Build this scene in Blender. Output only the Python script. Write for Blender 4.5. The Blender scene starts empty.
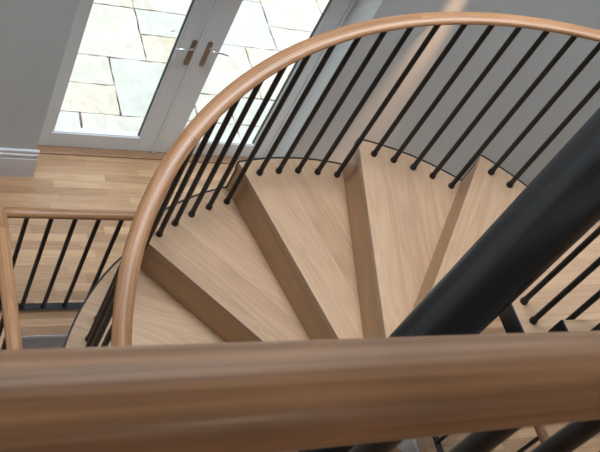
import bpy, math, random
from mathutils import Matrix, Vector
random.seed(7)
C = bpy.context.scene.collection
S_ = bpy.context.scene
cos, sin, pi = math.cos, math.sin, math.pi

# ------------------------------------------------------------------ dimensions
DE = 0.0908864          # angle between two balusters (five to a tread)
H = 0.198485            # rise
HB = 0.86138            # underside of handrail above the pitch line
R = 1.2                 # baluster radius
RO = 1.283              # outer radius of the treads
RC = 0.1204             # column radius
PH0 = 2.690078          # angle of baluster 0
NA, ND = 0.02782, 0.04157
ZF = -6*H               # floor with the glazed doors
ZU = 11*H               # upper landing
ZL = ZF - 2.75          # floor below
ZC = 4.7                # ceiling over the landing
ZC2 = 7.2               # ceiling over the stairs

# ------------------------------------------------------------------ materials
def newmat(name):
    m = bpy.data.materials.new(name); m.use_nodes = True
    nt = m.node_tree; nt.nodes.clear()
    out = nt.nodes.new('ShaderNodeOutputMaterial'); b = nt.nodes.new('ShaderNodeBsdfPrincipled')
    nt.links.new(b.outputs[0], out.inputs[0])
    return m, nt, b, out
class N:
    def __init__(s, nt): s.nt = nt
    def n(s, t, **k):
        x = s.nt.nodes.new(t)
        for a, v in k.items(): setattr(x, a, v)
        return x
    def l(s, a, b): s.nt.links.new(a, b)
    def math(s, op, a, b=None):
        x = s.n('ShaderNodeMath', operation=op)
        for i, v in enumerate((a, b)):
            if v is None: continue
            if isinstance(v, (int, float)): x.inputs[i].default_value = v
            else: s.l(v, x.inputs[i])
        return x.outputs[0]
    def comb(s, x, y, z=0):
        c = s.n('ShaderNodeCombineXYZ')
        for i, v in enumerate((x, y, z)):
            if isinstance(v, (int, float)): c.inputs[i].default_value = v
            else: s.l(v, c.inputs[i])
        return c.outputs[0]
    def ramp(s, f, stops):
        r = s.n('ShaderNodeValToRGB'); e = r.color_ramp.elements
        while len(e) < len(stops): e.new(.5)
        for q, (p, c) in zip(e, stops): q.position = p; q.color = (*c, 1)
        s.l(f, r.inputs[0]); return r.outputs[0]
    def mul(s, a, b, f=1.0):
        m = s.n('ShaderNodeMix', data_type='RGBA', blend_type='MULTIPLY'); m.inputs[0].default_value = f
        s.l(a, m.inputs[6]); s.l(b, m.inputs[7]); return m.outputs[2]
    def noise(s, v, sc, det=3, rough=.5, dist=0):
        x = s.n('ShaderNodeTexNoise'); s.l(v, x.inputs['Vector']); x.inputs['Scale'].default_value = sc
        x.inputs['Detail'].default_value = det; x.inputs['Roughness'].default_value = rough; x.inputs['Distortion'].default_value = dist
        return x.outputs[0]
    def white(s, v):
        x = s.n('ShaderNodeTexWhiteNoise', noise_dimensions='3D'); s.l(v, x.inputs['Vector']); return x.outputs['Value']

def wood(name, light, dark, stave=0.0, length=0.0, mode='obj', rough=.35, seam=0.0, coat=0.25, vary=.18, swirl=1.0, joint=0.0, spec=.5, midw=.35):
    """oak with its grain along local x; stave = width of the glued planks, length = length of each piece"""
    m, nt, b, out = newmat(name); g = N(nt)
    tc = g.n('ShaderNodeTexCoord'); src = tc.outputs['UV'] if mode == 'uv' else tc.outputs['Object']
    sp = g.n('ShaderNodeSeparateXYZ'); g.l(src, sp.inputs[0]); x, y, z = sp.outputs
    oi = g.n('ShaderNodeObjectInfo')
    rnd = oi.outputs['Random']
    off = g.math('MULTIPLY', rnd, 17.3)
    cell = None
    if stave:
        yy = g.math('DIVIDE', g.math('ADD', y, off if mode != 'floor' else 0.0), stave)
        row = g.math('FLOOR', yy); fy = g.math('FRACT', yy)
        rr = g.white(g.comb(row, 3.7, 1.1))
        if length:
            xx = g.math('ADD', g.math('DIVIDE', x, length), g.math('MULTIPLY', rr, 7.0))
            col = g.math('FLOOR', xx); fx = g.math('FRACT', xx)
        else: col = 0.0; fx = None
        cell = g.white(g.comb(row, col, off))
    elif joint:
        col = g.math('FLOOR', g.math('ADD', g.math('DIVIDE', x, joint), .88)); cell = g.white(g.comb(col, 5.2, off))
    gx = g.math('MULTIPLY', x, 0.9)
    gy = g.math('ADD', y, g.math('MULTIPLY', cell, 5.0)) if cell is not None else g.math('ADD', y, off)
    v = g.comb(gx, g.math('MULTIPLY', gy, 9.0), g.math('MULTIPLY', z, 9.0) if mode != 'uv' else 0.0)
    big = g.noise(v, 1.1*swirl, 2, .5, .6)
    # growth rings: contour bands of the stretched noise
    rings = g.math('FRACT', g.math('MULTIPLY', big, 9.0))
    rings = g.math('ABSOLUTE', g.math('SUBTRACT', rings, .5))
    v2 = g.comb(g.math('MULTIPLY', x, 4.0), g.math('MULTIPLY', gy, 150.0), g.math('MULTIPLY', z, 150.0) if mode != 'uv' else 0.0)
    fine = g.noise(v2, 1.0, 3, .6)
    t = g.math('ADD', g.math('MULTIPLY', big, .55), g.math('MULTIPLY', rings, .34))
    t = g.math('ADD', t, g.math('MULTIPLY', fine, .40))
    mid = g.noise(g.comb(g.math('MULTIPLY', x, 1.6), g.math('MULTIPLY', gy, 150.0 if mode == 'uv' else 60.0), g.math('MULTIPLY', z, 60.0) if mode != 'uv' else 0.0), 1.0, 2, .5, .3)
    t = g.math('ADD', t, g.math('MULTIPLY', g.math('SUBTRACT', mid, .5), midw))
    t = g.math('SUBTRACT', t, .05)
    if cell is not None: t = g.math('ADD', t, g.math('MULTIPLY', g.math('SUBTRACT', cell, .5), vary*2.2))
    colr = g.ramp(t, [(.18, dark), (.85, light)])
    if seam and stave:
        e = g.math('LESS_THAN', g.math('MINIMUM', fy, g.math('SUBTRACT', 1.0, fy)), seam/stave)
        if length:
            e2 = g.math('LESS_THAN', fx, seam*2/length); e = g.math('MAXIMUM', e, e2)
        mx = g.n('ShaderNodeMix', data_type='RGBA'); g.l(g.math('MULTIPLY', e, .45), mx.inputs[0]); g.l(colr, mx.inputs[6])
        mx.inputs[7].default_value = (dark[0]*.45, dark[1]*.4, dark[2]*.35, 1); colr = mx.outputs[2]
    g.l(colr, b.inputs['Base Color'])
    b.inputs['Roughness'].default_value = rough
    b.inputs['Coat Weight'].default_value = coat; b.inputs['Coat Roughness'].default_value = .18
    b.inputs['Specular IOR Level'].default_value = spec
    bp = g.n('ShaderNodeBump'); bp.inputs['Strength'].default_value = .06; bp.inputs['Distance'].default_value = .002
    g.l(fine, bp.inputs['Height']); g.l(bp.outputs[0], b.inputs['Normal'])
    return m
def plain(name, col, rough=.5, metal=0, bump=0, bscale=300, coat=0, spec=.5, var=0):
    m, nt, b, out = newmat(name); g = N(nt)
    tc = g.n('ShaderNodeTexCoord'); nz = g.noise(tc.outputs['Object'], bscale, 3)
    lo = tuple(c*(1-var) for c in col); hi = tuple(min(1, c*(1+var)) for c in col)
    g.l(g.ramp(g.noise(tc.outputs['Object'], 3.0, 3) if var else nz, [(.3, lo), (.7, hi)]), b.inputs['Base Color'])
    b.inputs['Roughness'].default_value = rough; b.inputs['Metallic'].default_value = metal
    b.inputs['Coat Weight'].default_value = coat; b.inputs['Specular IOR Level'].default_value = spec
    if bump:
        bp = g.n('ShaderNodeBump'); bp.inputs['Strength'].default_value = bump; bp.inputs['Distance'].default_value = .002
        g.l(nz, bp.inputs['Height']); g.l(bp.outputs[0], b.inputs['Normal'])
    return m
M = {}
M['tread'] = wood('oak_tread', (.59, .395, .255), (.40, .25, .15), stave=.135, rough=.42, seam=.0008, coat=.12, vary=.15, swirl=.9)
M['riser'] = wood('oak_riser', (.60, .37, .205), (.40, .23, .12), stave=.0, rough=.42, coat=.12, swirl=.8)
M['floor'] = wood('oak_strip_floor', (.57, .365, .21), (.35, .20, .105), stave=.0605, length=.46, mode='floor', rough=.38, seam=.0008, coat=.12, vary=.27)
M['rail'] = wood('oak_handrail', (.52, .275, .138), (.26, .125, .055), mode='uv', rough=.42, coat=.10, spec=.4, joint=1.16, midw=1.15, vary=.20, swirl=.8)
M['nosing'] = wood('oak_nosing', (.42, .255, .145), (.27, .15, .08), rough=.4)
M['black'] = plain('black_painted_steel', (.012, .011, .013), .42, bump=.05, bscale=500, spec=.5)
M['column'] = plain('black_column_paint', (.009, .009, .010), .27, bump=.10, bscale=160, spec=.8)
M['edge'] = plain('dark_blue_grey_steel', (.018, .020, .028), .35, metal=.2)
M['wall'] = plain('painted_plaster', (.575, .61, .62), .85, bump=.12, bscale=220, var=.012)
M['ceiling'] = plain('white_ceiling_paint', (.72, .72, .72), .9)
M['skirting'] = plain('satin_white_paint', (.70, .70, .74), .4, var=.01)
M['door'] = plain('pale_grey_door_paint', (.80, .85, .89), .42, var=.01)
M['seal'] = plain('dark_green_glazing_seal', (.02, .05, .045), .5)
M['chrome'] = plain('polished_chrome', (.75, .77, .80), .12, metal=1)
M['bronze'] = plain('brushed_handle_plate', (.34, .27, .235), .30, metal=.9)
M['sill'] = plain('white_ribbed_sill', (.66, .78, .88), .4)
M['groove'] = plain('blue_grey_sill_groove', (.16, .30, .42), .5)
M['fascia'] = plain('grey_fascia', (.50, .49, .52), .7)
M['joint'] = None
def slabmat(name, a, b_):
    m, nt, b, out = newmat(name); g = N(nt); tc = g.n('ShaderNodeTexCoord'); o = tc.outputs['Object']
    n1 = g.noise(o, 2.2, 5, .6, 1.2); n2 = g.noise(o, 14, 4, .6)
    t = g.math('ADD', g.math('MULTIPLY', n1, .7), g.math('MULTIPLY', n2, .3))
    c = g.ramp(t, [(.34, b_), (.52, a), (.7, tuple(min(1, x*1.08) for x in a))])
    # fine riven veins
    vv = g.noise(o, 3.5, 6, .7, 2.0)
    e = g.math('ABSOLUTE', g.math('SUBTRACT', vv, .5))
    vein = g.ramp(e, [(.0, (.80, .74, .70)), (.012, (1, 1, 1))])
    g.l(g.mul(c, vein, .8), b.inputs['Base Color']); b.inputs['Roughness'].default_value = .8
    bp = g.n('ShaderNodeBump'); bp.inputs['Strength'].default_value = .4; bp.inputs['Distance'].default_value = .01
    g.l(n1, bp.inputs['Height']); g.l(bp.outputs[0], b.inputs['Normal']); return m
SL = [slabmat('sandstone_cream', (.82, .80, .73), (.70, .66, .56)),
      slabmat('sandstone_pale_green', (.78, .80, .745), (.67, .70, .63)),
      slabmat('sandstone_peach', (.84, .79, .69), (.75, .64, .50)),
      slabmat('sandstone_grey', (.79, .79, .74), (.66, .66, .61))]
def jointmat():
    m, nt, b, out = newmat('patio_joint_mortar'); g = N(nt); tc = g.n('ShaderNodeTexCoord'); o = tc.outputs['Object']
    c = g.ramp(g.noise(o, 7, 3, .6), [(.42, (.10, .05, .04)), (.50, (.30, .21, .18)), (.60, (.72, .70, .64))])
    g.l(c, b.inputs['Base Color']); b.inputs['Roughness'].default_value = .9; return m
M['joint'] = jointmat()
def glassmat():
    m = bpy.data.materials.new('clear_glass'); m.use_nodes = True; nt = m.node_tree; nt.nodes.clear(); g = N(nt)
    out = g.n('ShaderNodeOutputMaterial'); mx = g.n('ShaderNodeMixShader'); tr = g.n('ShaderNodeBsdfTransparent'); gl = g.n('ShaderNodeBsdfGlossy')
    tr.inputs[0].default_value = (.965, .985, .98, 1); gl.inputs['Roughness'].default_value = .01
    lw_ = g.n('ShaderNodeLayerWeight'); fc = g.math('POWER', lw_.outputs['Facing'], 5.0); g.l(g.math('ADD', g.math('MULTIPLY', fc, .9), .03), mx.inputs[0]); g.l(tr.outputs[0], mx.inputs[1]); g.l(gl.outputs[0], mx.inputs[2]); g.l(mx.outputs[0], out.inputs[0]); return m
M['glass'] = glassmat()
def glow(name, col, st):
    m, nt, b, out = newmat(name); b.inputs['Emission Color'].default_value = (*col, 1); b.inputs['Emission Strength'].default_value = st
    b.inputs['Base Color'].default_value = (*col, 1); return m
M['lamp'] = glow('lamp_glow', (1, .72, .45), 8)

# ------------------------------------------------------------------ mesh builder
class MB:
    def __init__(s): s.v = []; s.f = []; s.sm = []; s.uv = []; s.mi = []
    def add(s, vs, fs, smooth=False, uvs=None, mi=0):
        o = len(s.v); s.v += [tuple(p) for p in vs]
        for i, f in enumerate(fs):
            s.f.append([o+j for j in f]); s.sm.append(smooth); s.mi.append(mi)
            s.uv.append(uvs[i] if uvs else [(vs[j][0], vs[j][1]) for j in f])
        return s
    def prism(s, poly, z0, z1, mi=0):
        a = sum(poly[i][0]*poly[(i+1) % len(poly)][1]-poly[(i+1) % len(poly)][0]*poly[i][1] for i in range(len(poly)))
        if a < 0: poly = poly[::-1]
        n = len(poly); vs = [(x, y, z0) for x, y in poly]+[(x, y, z1) for x, y in poly]
        fs = [list(range(n))[::-1], list(range(n, 2*n))]+[[i, (i+1) % n, n+(i+1) % n, n+i] for i in range(n)]
        return s.add(vs, fs, mi=mi)
    def box(s, x0, x1, y0, y1, z0, z1, mi=0):
        return s.prism([(x0, y0), (x1, y0), (x1, y1), (x0, y1)], z0, z1, mi)
    def extrude_x(s, prof, x0, x1):   # profile in (y,z)
        n = len(prof); vs = [(x0, y, z) for y, z in prof]+[(x1, y, z) for y, z in prof]
        a = sum(prof[i][0]*prof[(i+1) % n][1]-prof[(i+1) % n][0]*prof[i][1] for i in range(n))
        fs = [list(range(n))[::-1], list(range(n, 2*n))]+[[i, (i+1) % n, n+(i+1) % n, n+i] for i in range(n)]
        if a < 0: fs = [f[::-1] for f in fs]
        return s.add(vs, fs)
    def lathe(s, prof, seg=20, c=(0, 0)):   # (r,z) bottom to top
        vs = []; n = len(prof)
        for r, z in prof:
            for j in range(seg): vs.append((c[0]+r*cos(2*pi*j/seg), c[1]+r*sin(2*pi*j/seg), z))
        fs = [[i*seg+j, i*seg+(j+1) % seg, (i+1)*seg+(j+1) % seg, (i+1)*seg+j] for i in range(n-1) for j in range(seg)]
        s.add(vs, fs, True)
        for i, rev in ((0, True), (n-1, False)):
            ring = vs[i*seg:(i+1)*seg]; f = list(range(seg)); s.add(ring, [f[::-1] if rev else f])
        return s
    def sweep(s, path, w, h, seg=24, cap=.006):
        path = [Vector(p) for p in path]; n = len(path); rings = []; L = [0]
        for i in range(1, n): L.append(L[-1]+(path[i]-path[i-1]).length)
        per = pi*(w+h)/2
        fr = []
        for i in range(n):
            t = (path[min(i+1, n-1)]-path[max(i-1, 0)]).normalized()
            up = Vector((0, 0, 1)) if abs(t.z) < .97 else Vector((0, 1, 0))
            sd = t.cross(up).normalized(); up = sd.cross(t); fr.append((sd, up, t))
        items = [(path[0]-fr[0][2]*0, fr[0], .86, 0)]+[(path[i], fr[i], 1, L[i]) for i in range(n)]+[(path[-1], fr[-1], .86, L[-1])]
        items[0] = (path[0]-fr[0][2]*cap, fr[0], .84, 0); items[-1] = (path[-1]+fr[-1][2]*cap, fr[-1], .84, L[-1])
        vs = []
        for p, (sd, up, t), k, l in items:
            for j in range(seg):
                a = 2*pi*j/seg; vs.append(p+sd*(cos(a)*w/2*k)+up*(sin(a)*h/2*k))
        m = len(items); fs = []; uvs = []
        for i in range(m-1):
            for j in range(seg):
                j2 = (j+1) % seg; fs.append([i*seg+j, i*seg+j2, (i+1)*seg+j2, (i+1)*seg+j][::-1])
                u0, u1 = items[i][3], items[i+1][3]
                # unwrap symmetric about the top so that the grain has no seam there
                f = lambda q: abs(((q/seg) % 1)-.75 if (q/seg) <= 1 else .25)*0 + (abs(((q+seg*.25) % seg)/seg-.5))*per
                va, vb = f(j), f(j+1)
                uvs.append([(u0, va), (u0, vb), (u1, vb), (u1, va)][::-1])
        s.add(vs, fs, True, uvs)
        s.add(vs[:seg], [list(range(seg))]); s.add(vs[-seg:], [list(range(seg))[::-1]])
        return s
    def build(s, name, mats, parent=None, loc=(0, 0, 0), rz=0, bevel=0):
        me = bpy.data.meshes.new(name); me.from_pydata(s.v, [], s.f); me.update()
        me.polygons.foreach_set('use_smooth', s.sm); me.polygons.foreach_set('material_index', s.mi)
        ul = me.uv_layers.new(name='UVMap')
        k = 0
        for f in s.uv:
            for c in f: ul.data[k].uv = c; k += 1
        for m in (mats if isinstance(mats, (list, tuple)) else [mats]): me.materials.append(m)
        o = bpy.data.objects.new(name, me); C.objects.link(o); o.location = loc; o.rotation_euler.z = rz
        if parent: o.parent = parent
        if bevel:
            b = o.modifiers.new('bevel', 'BEVEL'); b.width = bevel; b.segments = 2; b.limit_method = 'ANGLE'
        return o
def thing(name, label, cat, loc=(0, 0, 0), group=None):
    o = bpy.data.objects.new(name, None); C.objects.link(o); o.location = loc; o.empty_display_size = .1
    o['label'] = label; o['category'] = cat
    if group: o['group'] = group
    return o
def struct(o, label=None):
    o['kind'] = 'structure'
    if label: o['label'] = label
    return o
def dup(o, parent=None, loc=None, rz=None):
    c = o.copy(); C.objects.link(c)
    if parent: c.parent = parent
    if loc is not None: c.location = loc
    if rz is not None: c.rotation_euler.z = rz
    for ch in list(o.children):
        d = ch.copy(); C.objects.link(d); d.parent = c
    return c

# ------------------------------------------------------------------ baluster factory (foot at local origin)
BR = .0123
_cache = {}
def baluster(parent, x, y, z, height, br=BR):
    """round black rod with a foot collar; copies share their meshes"""
    key = (round(height, 3), br)
    if key not in _cache:
        o = MB().lathe([(br, .004), (br, height)], 14).build('baluster', M['black'], parent, (x, y, z))
        MB().lathe([(.0155, 0), (.0165, .004), (.0165, .014), (.0145, .019), (.0125, .021)], 16).build('foot_collar', M['black'], o)
        _cache[key] = o; return o
    return dup(_cache[key], parent, (x, y, z))

# ------------------------------------------------------------------ spiral staircase
stair = thing('spiral_staircase', 'oak spiral staircase with black steel balusters and a thick black centre column', 'staircase', (0, 0, 0))
MB().lathe([(RC*1.9, ZL), (RC*1.9, ZL+.012), (RC, ZL+.013), (RC, 4.15), (RC*.96, 4.16)], 96).build('column', M['column'], stair)

def a_at(r, off): return math.asin(off/r)
def tread_poly(ro, ri=.10):
    step = 5*DE; n = 14
    a0 = a_at(ro, ND); a1 = -step+a_at(ro, ND-.035)
    pts = [(math.sqrt(ri*ri-ND*ND), ND)]
    pts += [(ro*cos(a0+(a1-a0)*i/n), ro*sin(a0+(a1-a0)*i/n)) for i in range(n+1)]
    ai = -step+a_at(ri, ND-.035); pts.append((ri*cos(ai), ri*sin(ai)))
    return pts
def make_tread(parent, ro, loc, rz):
    t = MB().prism(tread_poly(ro), -.034, 0).build('tread', M['tread'], parent, loc, rz, bevel=.0035)
    # riser under the front edge
    MB().box(.11, ro-.006, ND-.026, ND-.006, -H, -.034).build('riser', M['riser'], t)
    # thin steel edge round the outside and down the riser end
    e = MB(); n = 18; a0 = a_at(ro, ND); a1 = -5*DE+a_at(ro, ND-.01); r0, r1 = ro+.0005, ro+.0075
    p = [(r1*cos(a0+(a1-a0)*i/n), r1*sin(a0+(a1-a0)*i/n)) for i in range(n+1)]
    q = [(r0*cos(a0+(a1-a0)*i/n), r0*sin(a0+(a1-a0)*i/n)) for i in range(n+1)]
    for i in range(n): e.prism([q[i], p[i], p[i+1], q[i+1]], -.046, .002)
    e.box(ro-.005, ro+.002, ND-.008, ND-.003, -H-.002, -.034)
    e.build('steel_edge', M['edge'], t)
    return t
def phi(k): return PH0-DE*k
t0 = None
for L in range(-5, 5):
    loc, rz = (0, 0, L*H), PH0+NA-5*DE*L
    if t0 is None: t0 = make_tread(stair, RO, loc, rz)
    else: dup(t0, stair, loc, rz)
    for i in range(5):
        k = 5*L+i
        baluster(stair, R*cos(phi(k)), R*sin(phi(k)), L*H, HB+H*i/5+.040)
RW, RH = .073, .037
ZR = HB+.043
# handrail: helix, then straight beside the upper steps
YS = -.13                       # front edge of step six
path = [(R*cos(phi(k/2)), R*sin(phi(k/2)), H*k/10+ZR) for k in range(-56, 60)]
zk = path[-1][2]
for i in range(1, 13):
    path.append((R, path[0][1]*0-.02-.1*i, zk+.04+.095*i*H/.2))
MB().sweep(path, RW, RH, 28).build('handrail', M['rail'], stair)
# level five: a wide landing tread with a straight inner edge
X5, X6 = .345, .358
an = PH0+NA-25*DE; dx, dy = cos(an), sin(an); nx, ny = -sin(an), cos(an)
tt = (X5-ND*nx)/dx
def arc(ro, aa, ab, n=14): return [(ro*cos(aa+(ab-aa)*i/n), ro*sin(aa+(ab-aa)*i/n)) for i in range(n+1)]
p5 = [(X5, tt*dy+ND*ny)]+arc(RO, an+a_at(RO, ND), math.asin((YS-.035)/RO))+[(X5, YS-.035)]
q = MB().prism(p5, 5*H-.034, 5*H); lt = q.build('tread', M['tread'], stair, bevel=.0035)
rp = [(tt*dx+(ND-o)*nx, tt*dy+(ND-o)*ny) for o in (.006, .026)]
rq = [((RO-.01)*dx+(ND-o)*nx, (RO-.01)*dy+(ND-o)*ny) for o in (.026, .006)]
MB().prism(rp+rq, 4*H, 5*H-.034).build('riser', M['riser'], lt)
MB().box(X5-.010, X5, YS-.04, p5[0][1], 5*H-.085, 5*H+.001).build('steel_edge', M['edge'], lt)
for i in range(5):
    k = 25+i
    baluster(stair, R*cos(phi(k)), R*sin(phi(k)), 5*H, HB+H*i/5+.040)
G = .2215
for n in range(6, 11):
    y1 = YS-G*(n-6); y0 = y1-G-.03
    o = MB().box(X6, 1.285, y0, y1, n*H-.034, n*H).build('tread', M['tread'], stair, bevel=.0035)
    MB().box(X6+.002, 1.28, y1-.026, y1-.006, (n-1)*H, n*H-.034).build('riser', M['riser'], o)
    MB().box(X6-.010, X6, y0+.02, y1, n*H-.085, n*H+.001).build('steel_edge', M['edge'], o)
    for yy in (y1-.05, y1-.16):
        baluster(stair, R, yy, n*H, .95)
# inner railing of the straight steps
for x, y in ((.408, .070), (.410, -.022), (.428, -.112)): baluster(stair, x, y, 5*H, 1.02)
for n in range(6, 11):
    y1 = YS-G*(n-6)
    for d in (.080, .180): baluster(stair, .432, y1-d, n*H, 1.0)
ip = [(.41, .10, 5*H+1.0), (.41, -.10, 5*H+1.03)]+[(.42, YS-.09*i, 5*H+1.04+.0905*i*H/.2*1.0) for i in range(1, 10)]
MB().sweep(ip, RW, RH, 20).build('handrail', M['rail'], stair)

# ------------------------------------------------------------------ flight below the floor
low = stair
ZO = -.40
lt0 = None
for L in range(-12, -4):
    loc, rz = (0, 0, L*H+ZO), PH0+NA-5*DE*L
    if lt0 is None: lt0 = make_tread(low, 1.2, loc, rz)
    else: dup(lt0, low, loc, rz)
    if -11 < L < -7:
        for i in range(5):
            k = 5*L+i; baluster(low, 1.13*cos(phi(k)), 1.13*sin(phi(k)), L*H+ZO, HB+H*i/5+.040)
path = [(1.13*cos(phi(k/2)), 1.13*sin(phi(k/2)), H*k/10+ZR+ZO) for k in range(-120, -70)]
MB().sweep(path, RW, RH, 20).build('handrail', M['rail'], low)

# ------------------------------------------------------------------ guard railings round the stairwell
gl = thing('well_guard_railing', 'low oak-topped railing with black rods along the far left of the stairwell', 'railing', (-1.33, 1.4, ZF))
def rel(mb, name, m, par, bevel=0):
    o = mb.build(name, m, par, bevel=bevel); o.matrix_parent_inverse = Matrix.Translation(-par.location); return o
def bal_w(par, x, y, z, h, br=BR):
    o = baluster(par, x, y, z, h, br); o.matrix_parent_inverse = Matrix.Translation(-par.location); return o
ZH = ZF+.92
rel(MB().sweep([(.15, 1.40, ZH)]+[(.15-.1*i, 1.40, ZH) for i in range(1, 15)]+[(-1.322, 1.40, ZH)], .058, .046, 20), 'handrail', M['rail'], gl)
rel(MB().sweep([(-1.335, 1.432, ZH)]+[(-1.335, 1.40-.1*i, ZH) for i in range(0, 22)], .072, .050, 20), 'handrail', M['rail'], gl)
rel(MB().box(-1.36, .15, 1.372, 1.412, ZF+.03, ZF+.040), 'bottom_bar', M['edge'], gl)
rel(MB().box(-1.35, -1.31, -.7, 1.372, ZF+.03, ZF+.040), 'bottom_bar', M['edge'], gl)
for x in (-1.34, -.60, .1): rel(MB().box(x-.012, x+.012, 1.385, 1.405, ZF, ZF+.03), 'foot_block', M['edge'], gl)
for i in range(12): bal_w(gl, -1.198+.1215*i, 1.392, ZF+.036, .865)
for i in range(17): bal_w(gl, -1.33, 1.27-.1215*i, ZF+.036, .865)
gr = thing('well_guard_railing', 'oak-topped railing with black rods on the right side of the well, under the front rail', 'railing', (1.42, .4, ZF))
rel(MB().sweep([(1.42, .42-.1*i, ZH) for i in range(0, 16)], .062, .046, 20), 'handrail', M['rail'], gr)
rel(MB().box(1.40, 1.44, -1.1, .44, ZF, ZF+.012), 'bottom_bar', M['edge'], gr)
for i in range(12): bal_w(gr, 1.42, .335-.1215*i, ZF+.008, .893)

# ------------------------------------------------------------------ landing balustrade at the camera
YR, ZRF = -1.231, 3.093
def zr(x): return 3.0994-.0504*(x+2.08)
def yr(x): return -1.2292+.0168*(x+2.08)
fb = thing('landing_balustrade', 'blurred thick oak handrail on black rods across the bottom foreground', 'railing', (-1.9, YR, ZU))
rel(MB().sweep([(-3.7+.1*i, yr(-3.7+.1*i), zr(-3.7+.1*i)) for i in range(0, 41)], .058, .0483, 40), 'handrail', M['rail'], fb)
for i in range(-14, 20):
    x = -1.733+.099*i
    if -3.65 < x < .28: bal_w(fb, x, yr(x), ZU, zr(x)-ZU-.012, .0092)

# ------------------------------------------------------------------ the room
YW, YD = 2.39, 2.63
XL, XR, YB = -4.2, 4.6, -4.2
WX0, WX1, WY0, WY1 = -1.16, 1.275, -1.33, 1.23
DX0, DX1 = -.925, .80
fl = MB()
outer = [(XL, YB), (XR, YB), (XR, YW+.02), (XL, YW+.02)]
fl.box(XL, WX0, YB, YW+.02, ZF-.02, ZF); fl.box(WX1, XR, YB, YW+.02, ZF-.02, ZF)
fl.box(WX0, WX1, YB, WY0, ZF-.02, ZF); fl.box(WX0, WX1, WY1, YW+.02, ZF-.02, ZF)
fl.box(DX0, DX1, YW+.02, YD-.055, ZF-.02, ZF)
struct(fl.build('floor', M['floor']))
lw = MB()
for x0, x1, y0, y1 in ((WX0-.1, WX0-.004, WY0-.1, WY1+.1), (WX1+.004, WX1+.1, WY0-.1, WY1+.1), (WX0, WX1, WY0-.1, WY0-.004), (WX0, WX1, WY1+.004, WY1+.1)):
    lw.box(x0, x1, y0, y1, ZL, ZF-.02)
struct(lw.build('wall_stairwell', M['fascia']))
nz = MB()
for a in ((WX0-.004, WX1, WY1-.006, WY1+.05), ): nz.box(a[0], a[1], a[2], a[3], ZF-.024, ZF+.0015)
nz.box(WX1-.006, WX1+.05, WY0, WY1+.05, ZF-.024, ZF+.0015)
struct(nz.build('trim_1', M['nosing'], bevel=.002))
st = MB().box(WX0, WX1, WY1-.010, WY1-.006, ZF-.030, ZF-.004); st.box(WX1-.010, WX1-.006, WY0, WY1, ZF-.030, ZF-.004)
struct(st.build('trim_2', M['skirting']))
struct(MB().box(-2.5, 2.5, -2.5, 2.5, ZL-.05, ZL).build('floor_lower', M['floor']))
# rooms beneath are closed by the soffit of the floor
struct(MB().box(-2.5, -2.45, -2.5, 2.5, ZL, ZF-.3).build('wall_lower', M['wall']))
# upper landing
ul = MB().box(-3.9, 1.3, YB, YR+.035, ZU-.03, ZU)
struct(ul.build('floor_landing', M['floor']))
struct(MB().box(-3.9, 1.3, YB, YR+.03, ZU-.26, ZU-.03).build('trim_3', M['skirting']))
# walls
wb = MB(); T = .30
wb.box(XL, DX0, YW, YW+T+.06, ZF-.4, ZC2); wb.box(DX1, XR, YW, YW+T+.06, ZF-.4, ZC2); wb.box(DX0, DX1, YW, YW+T+.06, ZF+2.16, ZC2)
struct(wb.build('wall_back', M['wall'], bevel=.004))
struct(MB().box(XL-.2, XL, YB, YW, ZF-.4, ZC2).build('wall_left', M['wall']))
struct(MB().box(XR, XR+.2, YB, YW, ZF-.4, ZC2).build('wall_right', M['wall']))
struct(MB().box(XL-.2, XR+.2, YB-.2, YB, ZF-.4, ZC2).build('wall_front', M['wall']))
# ceiling with a rooflight opening
rx0, rx1, ry0, ry1 = -1.5, 1.1, .0, 2.0
YC = -.12  # unseen edge of the low ceiling, extended to keep rooflight off the foreground rail
ce = MB(); z = ZC2; ce.box(XL, rx0, YC, YW, z, z+.2); ce.box(rx1, XR, YC, YW, z, z+.2); ce.box(rx0, rx1, YC, ry0, z, z+.2); ce.box(rx0, rx1, ry1, YW, z, z+.2)
ce.box(XL, XR, YB, YC, ZC, ZC+.1); ce.box(XL, XR, YC-.1, YC, ZC+.1, ZC2+.2)
struct(ce.build('ceiling', M['ceiling']))
w1 = MB()
for a in ((rx0, rx1, ry0, ry0+.06), (rx0, rx1, ry1-.06, ry1), (rx0, rx0+.06, ry0+.06, ry1-.06), (rx1-.06, rx1, ry0+.06, ry1-.06)): w1.box(*a, ZC2+.02, ZC2+.12)
wo = struct(w1.build('window_1', M['skirting'])); MB().box(rx0+.06, rx1-.06, ry0+.06, ry1-.06, ZC2+.08, ZC2+.086).build('window_glass', M['glass'], wo)
# skirting boards with a moulded top
SK = [(0, 0), (-.020, 0), (-.020, .175), (-.013, .182), (-.013, .196), (-.021, .204), (-.021, .216), (-.012, .224), (-.012, .236), (-.017, .241), (-.014, .250), (0, .250)]
sb = MB(); pr = [(YW+y, ZF+z) for y, z in SK]
sb.extrude_x(pr, XL, DX0+.018)
struct(sb.build('baseboard_left', M['skirting']))
sb = MB(); sb.extrude_x(pr, DX1-.018, 1.5); struct(sb.build('baseboard_right', M['skirting']))
# oak threshold
struct(MB().box(DX0, DX1, YD-.057, YD+.01, ZF-.02, ZF+.014).build('trim_4', M['nosing'], bevel=.004))

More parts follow.
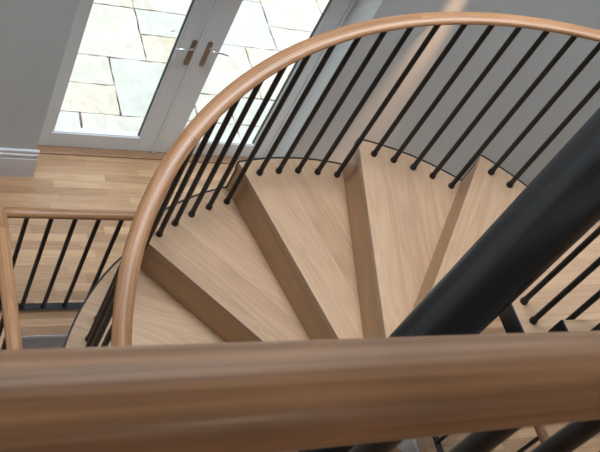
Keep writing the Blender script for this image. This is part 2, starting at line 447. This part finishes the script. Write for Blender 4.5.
# ------------------------------------------------------------------ glazed double doors
ZD0, ZD1 = ZF+.016, ZF+2.12
fr = MB(); fx0, fx1 = -.925, .80
fr.box(fx0, -.884, YD-.012, YD+.075, ZD0, ZD1); fr.box(.779, fx1, YD-.012, YD+.075, ZD0, ZD1); fr.box(fx0, fx1, YD-.012, YD+.075, ZD1-.0, ZD1+.045)
struct(fr.build('trim_5', M['door'], bevel=.003))
def leaf(name, x0, x1, gx0, gx1, px, sgn, label):
    z0, z1, gz0, gz1 = ZD0+.002, ZD1-.003, ZF+.150, ZD1-.12
    y0, y1 = YD, YD+.058
    root = bpy.data.objects.new(name, None); C.objects.link(root); root.location = (x0 if sgn < 0 else x1, YD, ZF); struct(root, label)
    f = MB(); f.box(x0, gx0, y0, y1, z0, z1); f.box(gx1, x1, y0, y1, z0, z1); f.box(gx0, gx1, y0, y1, z0, gz0); f.box(gx0, gx1, y0, y1, gz1, z1)
    rel(f, 'door_frame', M['door'], root, bevel=.003)
    b = MB(); w = .012    # glazing beads, slightly proud of the glass
    for a in ((gx0, gx0+w, gz0, gz1), (gx1-w, gx1, gz0, gz1)): b.box(a[0], a[1], y0+.008, y0+.024, a[2], a[3])
    b.box(gx0+w, gx1-w, y0+.008, y0+.024, gz0, gz0+w*.6)
    rel(b, 'glazing_bead', M['door'], root)
    s_ = MB()
    for a in ((gx0+w*.2, gx0+w+.006, gz0, gz1), (gx1-w-.006, gx1-w*.2, gz0, gz1)): s_.box(a[0], a[1], y0+.012 if a[0] > gx0+.1 else y0+.024, y0+.030, a[2], a[3])
    rel(s_, 'glazing_seal', M['seal'], root)
    rel(MB().box(gx0+.004, gx1-.004, y0+.030, y0+.034, gz0+.002, gz1-.002), 'glass_pane', M['glass'], root)
    zt, zb = ZF+1.083, ZF+.872
    for yy, dr, nm in ((y0, -1, 'inside'), (y1, 1, 'outside')):
        bp = MB()
        n = 8; prof = [(px+.0155*cos(pi*i/n), zt-.0155+.0155*sin(pi*i/n)) for i in range(n+1)]+[(px+.0155*cos(pi+pi*i/n), zb+.0155+.0155*sin(pi+pi*i/n)) for i in range(n+1)]
        ya, yb = sorted((yy, yy+dr*.007)); m = len(prof)
        vs = [(x, ya, z) for x, z in prof]+[(x, yb, z) for x, z in prof]
        bp.add(vs, [list(range(m)), list(range(m, 2*m))[::-1]]+[[i, m+i, m+(i+1) % m, (i+1) % m] for i in range(m)])
        plate = rel(bp, 'handle_plate', M['bronze'], root)
        zl = ZF+1.046
        pth = [(px, yy+dr*.004, zl), (px, yy+dr*.02, zl), (px+sgn*.004, yy+dr*.038, zl), (px+sgn*.016, yy+dr*.048, zl), (px+sgn*.04, yy+dr*.052, zl-.001), (px+sgn*.07, yy+dr*.053, zl-.003), (px+sgn*.095, yy+dr*.053, zl-.007), (px+sgn*.118, yy+dr*.052, zl-.014)]
        lv = MB().sweep(pth, .0135, .0125, 14, cap=.003).build('door_handle', M['chrome'], plate); lv.matrix_parent_inverse = Matrix.Translation(-root.location)
        lv.matrix_parent_inverse = Matrix.Identity(4)
    return root
d1 = leaf('door_1', -.882, -.054, -.782, -.186, -.098, -1, 'left glazed door leaf, pale grey, with chrome lever handle')
d2 = leaf('door_2', -.052, .777, .078, .668, .006, 1, 'right glazed door leaf behind the curved handrail')
a = MB(); a.box(-.078, -.030, YD-.012, YD, ZD0+.004, ZD1-.004); a.box(-.062, -.046, YD-.017, YD-.012, ZD0+.004, ZD1-.004)
rel(a, 'meeting_strip', M['door'], d1, bevel=.002)

# ------------------------------------------------------------------ outside: ribbed sill and stone patio
ZP = ZF-.12
sl = MB(); sl.box(-.95, .85, YD+.06, YD+.20, ZF-.09, ZF-.020, 1)
for i in range(5): sl.box(-.94, .84, YD+.070+i*.024, YD+.080+i*.024, ZF-.020, ZF+.000)
struct(sl.build('trim_6', [M['sill'], M['groove']]))
U, V = .3022, .2963; X0, Y0 = -.18, 3.08
given = [(-2, -1, -1, 0, 3), (-1, 1, -1, 0, 0), (-2, 0, 0, 1, 2), (-2, 0, 1, 2, 0), (0, 2, 0, 2, 1), (-1, 1, 2, 4, 0), (1, 2, 2, 3, 2), (1, 3, 3, 4, 1),
         (2, 3, 0, 1, 0), (3, 5, 0, 1, 3), (2, 4, 1, 3, 0), (4, 6, 1, 3, 2), (3, 5, 3, 5, 1), (5, 7, 3, 4, 0), (5, 7, 4, 6, 0), (1, 3, 4, 5, 0), (-2, 1, 4, 6, 2)]
occ = set(); slabs = []
for g_ in given:
    slabs.append(g_); occ |= {(i, j) for i in range(g_[0], g_[1]) for j in range(g_[2], g_[3])}
rs = random.Random(3)
for j in range(-1, 12):
    for i in range(-9, 16):
        if (i, j) in occ: continue
        for w_, h_ in rs.sample([(2, 2), (2, 1), (3, 2), (1, 2), (2, 1)], 5)+[(1, 1)]:
            cells = {(i+a, j+b) for a in range(w_) for b in range(h_)}
            if not cells & occ and j+h_ <= 12 and i+w_ <= 16: break
        occ |= cells; slabs.append((i, i+w_, j, j+h_, rs.randrange(4)))
pt = MB()
for i0, i1, j0, j1, m_ in slabs:
    x0, x1, y0, y1 = X0+i0*U+.0065, X0+i1*U-.0065, Y0+j0*V+.0065, Y0+j1*V-.0065
    poly = []
    for (ax, ay), (bx, by) in (((x0, y0), (x1, y0)), ((x1, y0), (x1, y1)), ((x1, y1), (x0, y1)), ((x0, y1), (x0, y0))):
        n = max(2, int(math.hypot(bx-ax, by-ay)/.07))
        for i in range(n):
            t = i/n; poly.append((ax+(bx-ax)*t+rs.uniform(-.005, .005), ay+(by-ay)*t+rs.uniform(-.005, .005)))
    dz = rs.uniform(-.002, .002); pt.prism(poly, ZP-.05, ZP+dz, m_)
pt.box(-6, 7, YW+.37, 9, ZP-.06, ZP-.006, 4)
struct(pt.build('ground_patio', SL+[M['joint']], bevel=0))

# ------------------------------------------------------------------ wall light that makes the warm streak
wl = thing('wall_downlight', 'small brass downlight high on the wall right of the doors, above the frame', 'light', (1.30, YW, 1.98))
lx, ly = 1.30, YW-.100
rel(MB().lathe([(.028, 1.90), (.030, 1.905), (.030, 2.0), (.02, 2.012)], 20, (lx, ly)), 'lamp_body', M['bronze'], wl)
rel(MB().box(lx-.012, lx+.012, ly, YW, 1.955, 1.975), 'bracket', M['bronze'], wl)
rel(MB().lathe([(.022, 1.896), (.022, 1.8995)], 16, (lx, ly)), 'bulb', M['lamp'], wl)
def light(kind, name, loc, energy, col, rot=(0, 0, 0), **k):
    d = bpy.data.lights.new(name, kind); d.energy = energy; d.color = col
    for a_, v_ in k.items(): setattr(d, a_, v_)
    o = bpy.data.objects.new(name, d); C.objects.link(o); o.location = loc; o.rotation_euler = rot; return o
light('SPOT', 'downlight_beam', (lx, ly, 1.89), 1350, (1, .56, .30), spot_size=math.radians(12.5), spot_blend=1.0, shadow_soft_size=.012)
# daylight: rooflight, doors, sun on the patio; then two added fill lights
light('AREA', 'rooflight_daylight', ((rx0+rx1)/2, (ry0+ry1)/2, ZC2+.06), 350, (.90, .95, 1), shape='RECTANGLE', size=2.4, size_y=1.8)
light('AREA', 'stairwell_fill', (.2, -.9, ZF-.15), 14, (1, .93, .85), (math.radians(50), 0, 0), shape='DISK', size=.3)  # added fill to brighten the grey stairwell lining, no fitting there
light('AREA', 'landing_fill', (-.6, -3.2, ZC-.06), 16, (1, .84, .68), shape='DISK', size=.5)  # added warm fill behind the camera for the foreground rail, no real fitting
light('SUN', 'sun', (0, 6, 8), 2.2, (1, .97, .92), (math.radians(32), math.radians(-14), 0), angle=.05)
W = bpy.data.worlds.new('sky'); S_.world = W; W.use_nodes = True
bg = W.node_tree.nodes['Background']; bg.inputs[0].default_value = (.93, .965, 1, 1); bg.inputs[1].default_value = 1.95

# ------------------------------------------------------------------ camera
cd = bpy.data.cameras.new('camera'); co = bpy.data.objects.new('camera', cd); C.objects.link(co)
Mx = [[0.88313569, -0.01953449, -0.46871074], [-0.25993008, 0.81136325, -0.52357046], [0.39052235, 0.58421578, 0.71146624]]
m4 = Matrix(((*Mx[0], -2.154764), (*Mx[1], -1.408027), (*Mx[2], 3.486286), (0, 0, 0, 1)))
# columns are the camera axes in room coordinates
co.matrix_world = m4
cd.sensor_width = 36; cd.lens = 36*924.07/600; cd.clip_start = .02
cd.dof.use_dof = True; cd.dof.focus_distance = 4.2; cd.dof.aperture_fstop = 32
S_.camera = co
S_.view_settings.view_transform = 'Standard'; S_.view_settings.look = 'None'; S_.view_settings.gamma = 1; S_.view_settings.use_curve_mapping = False
S_.view_settings.exposure = 0.0
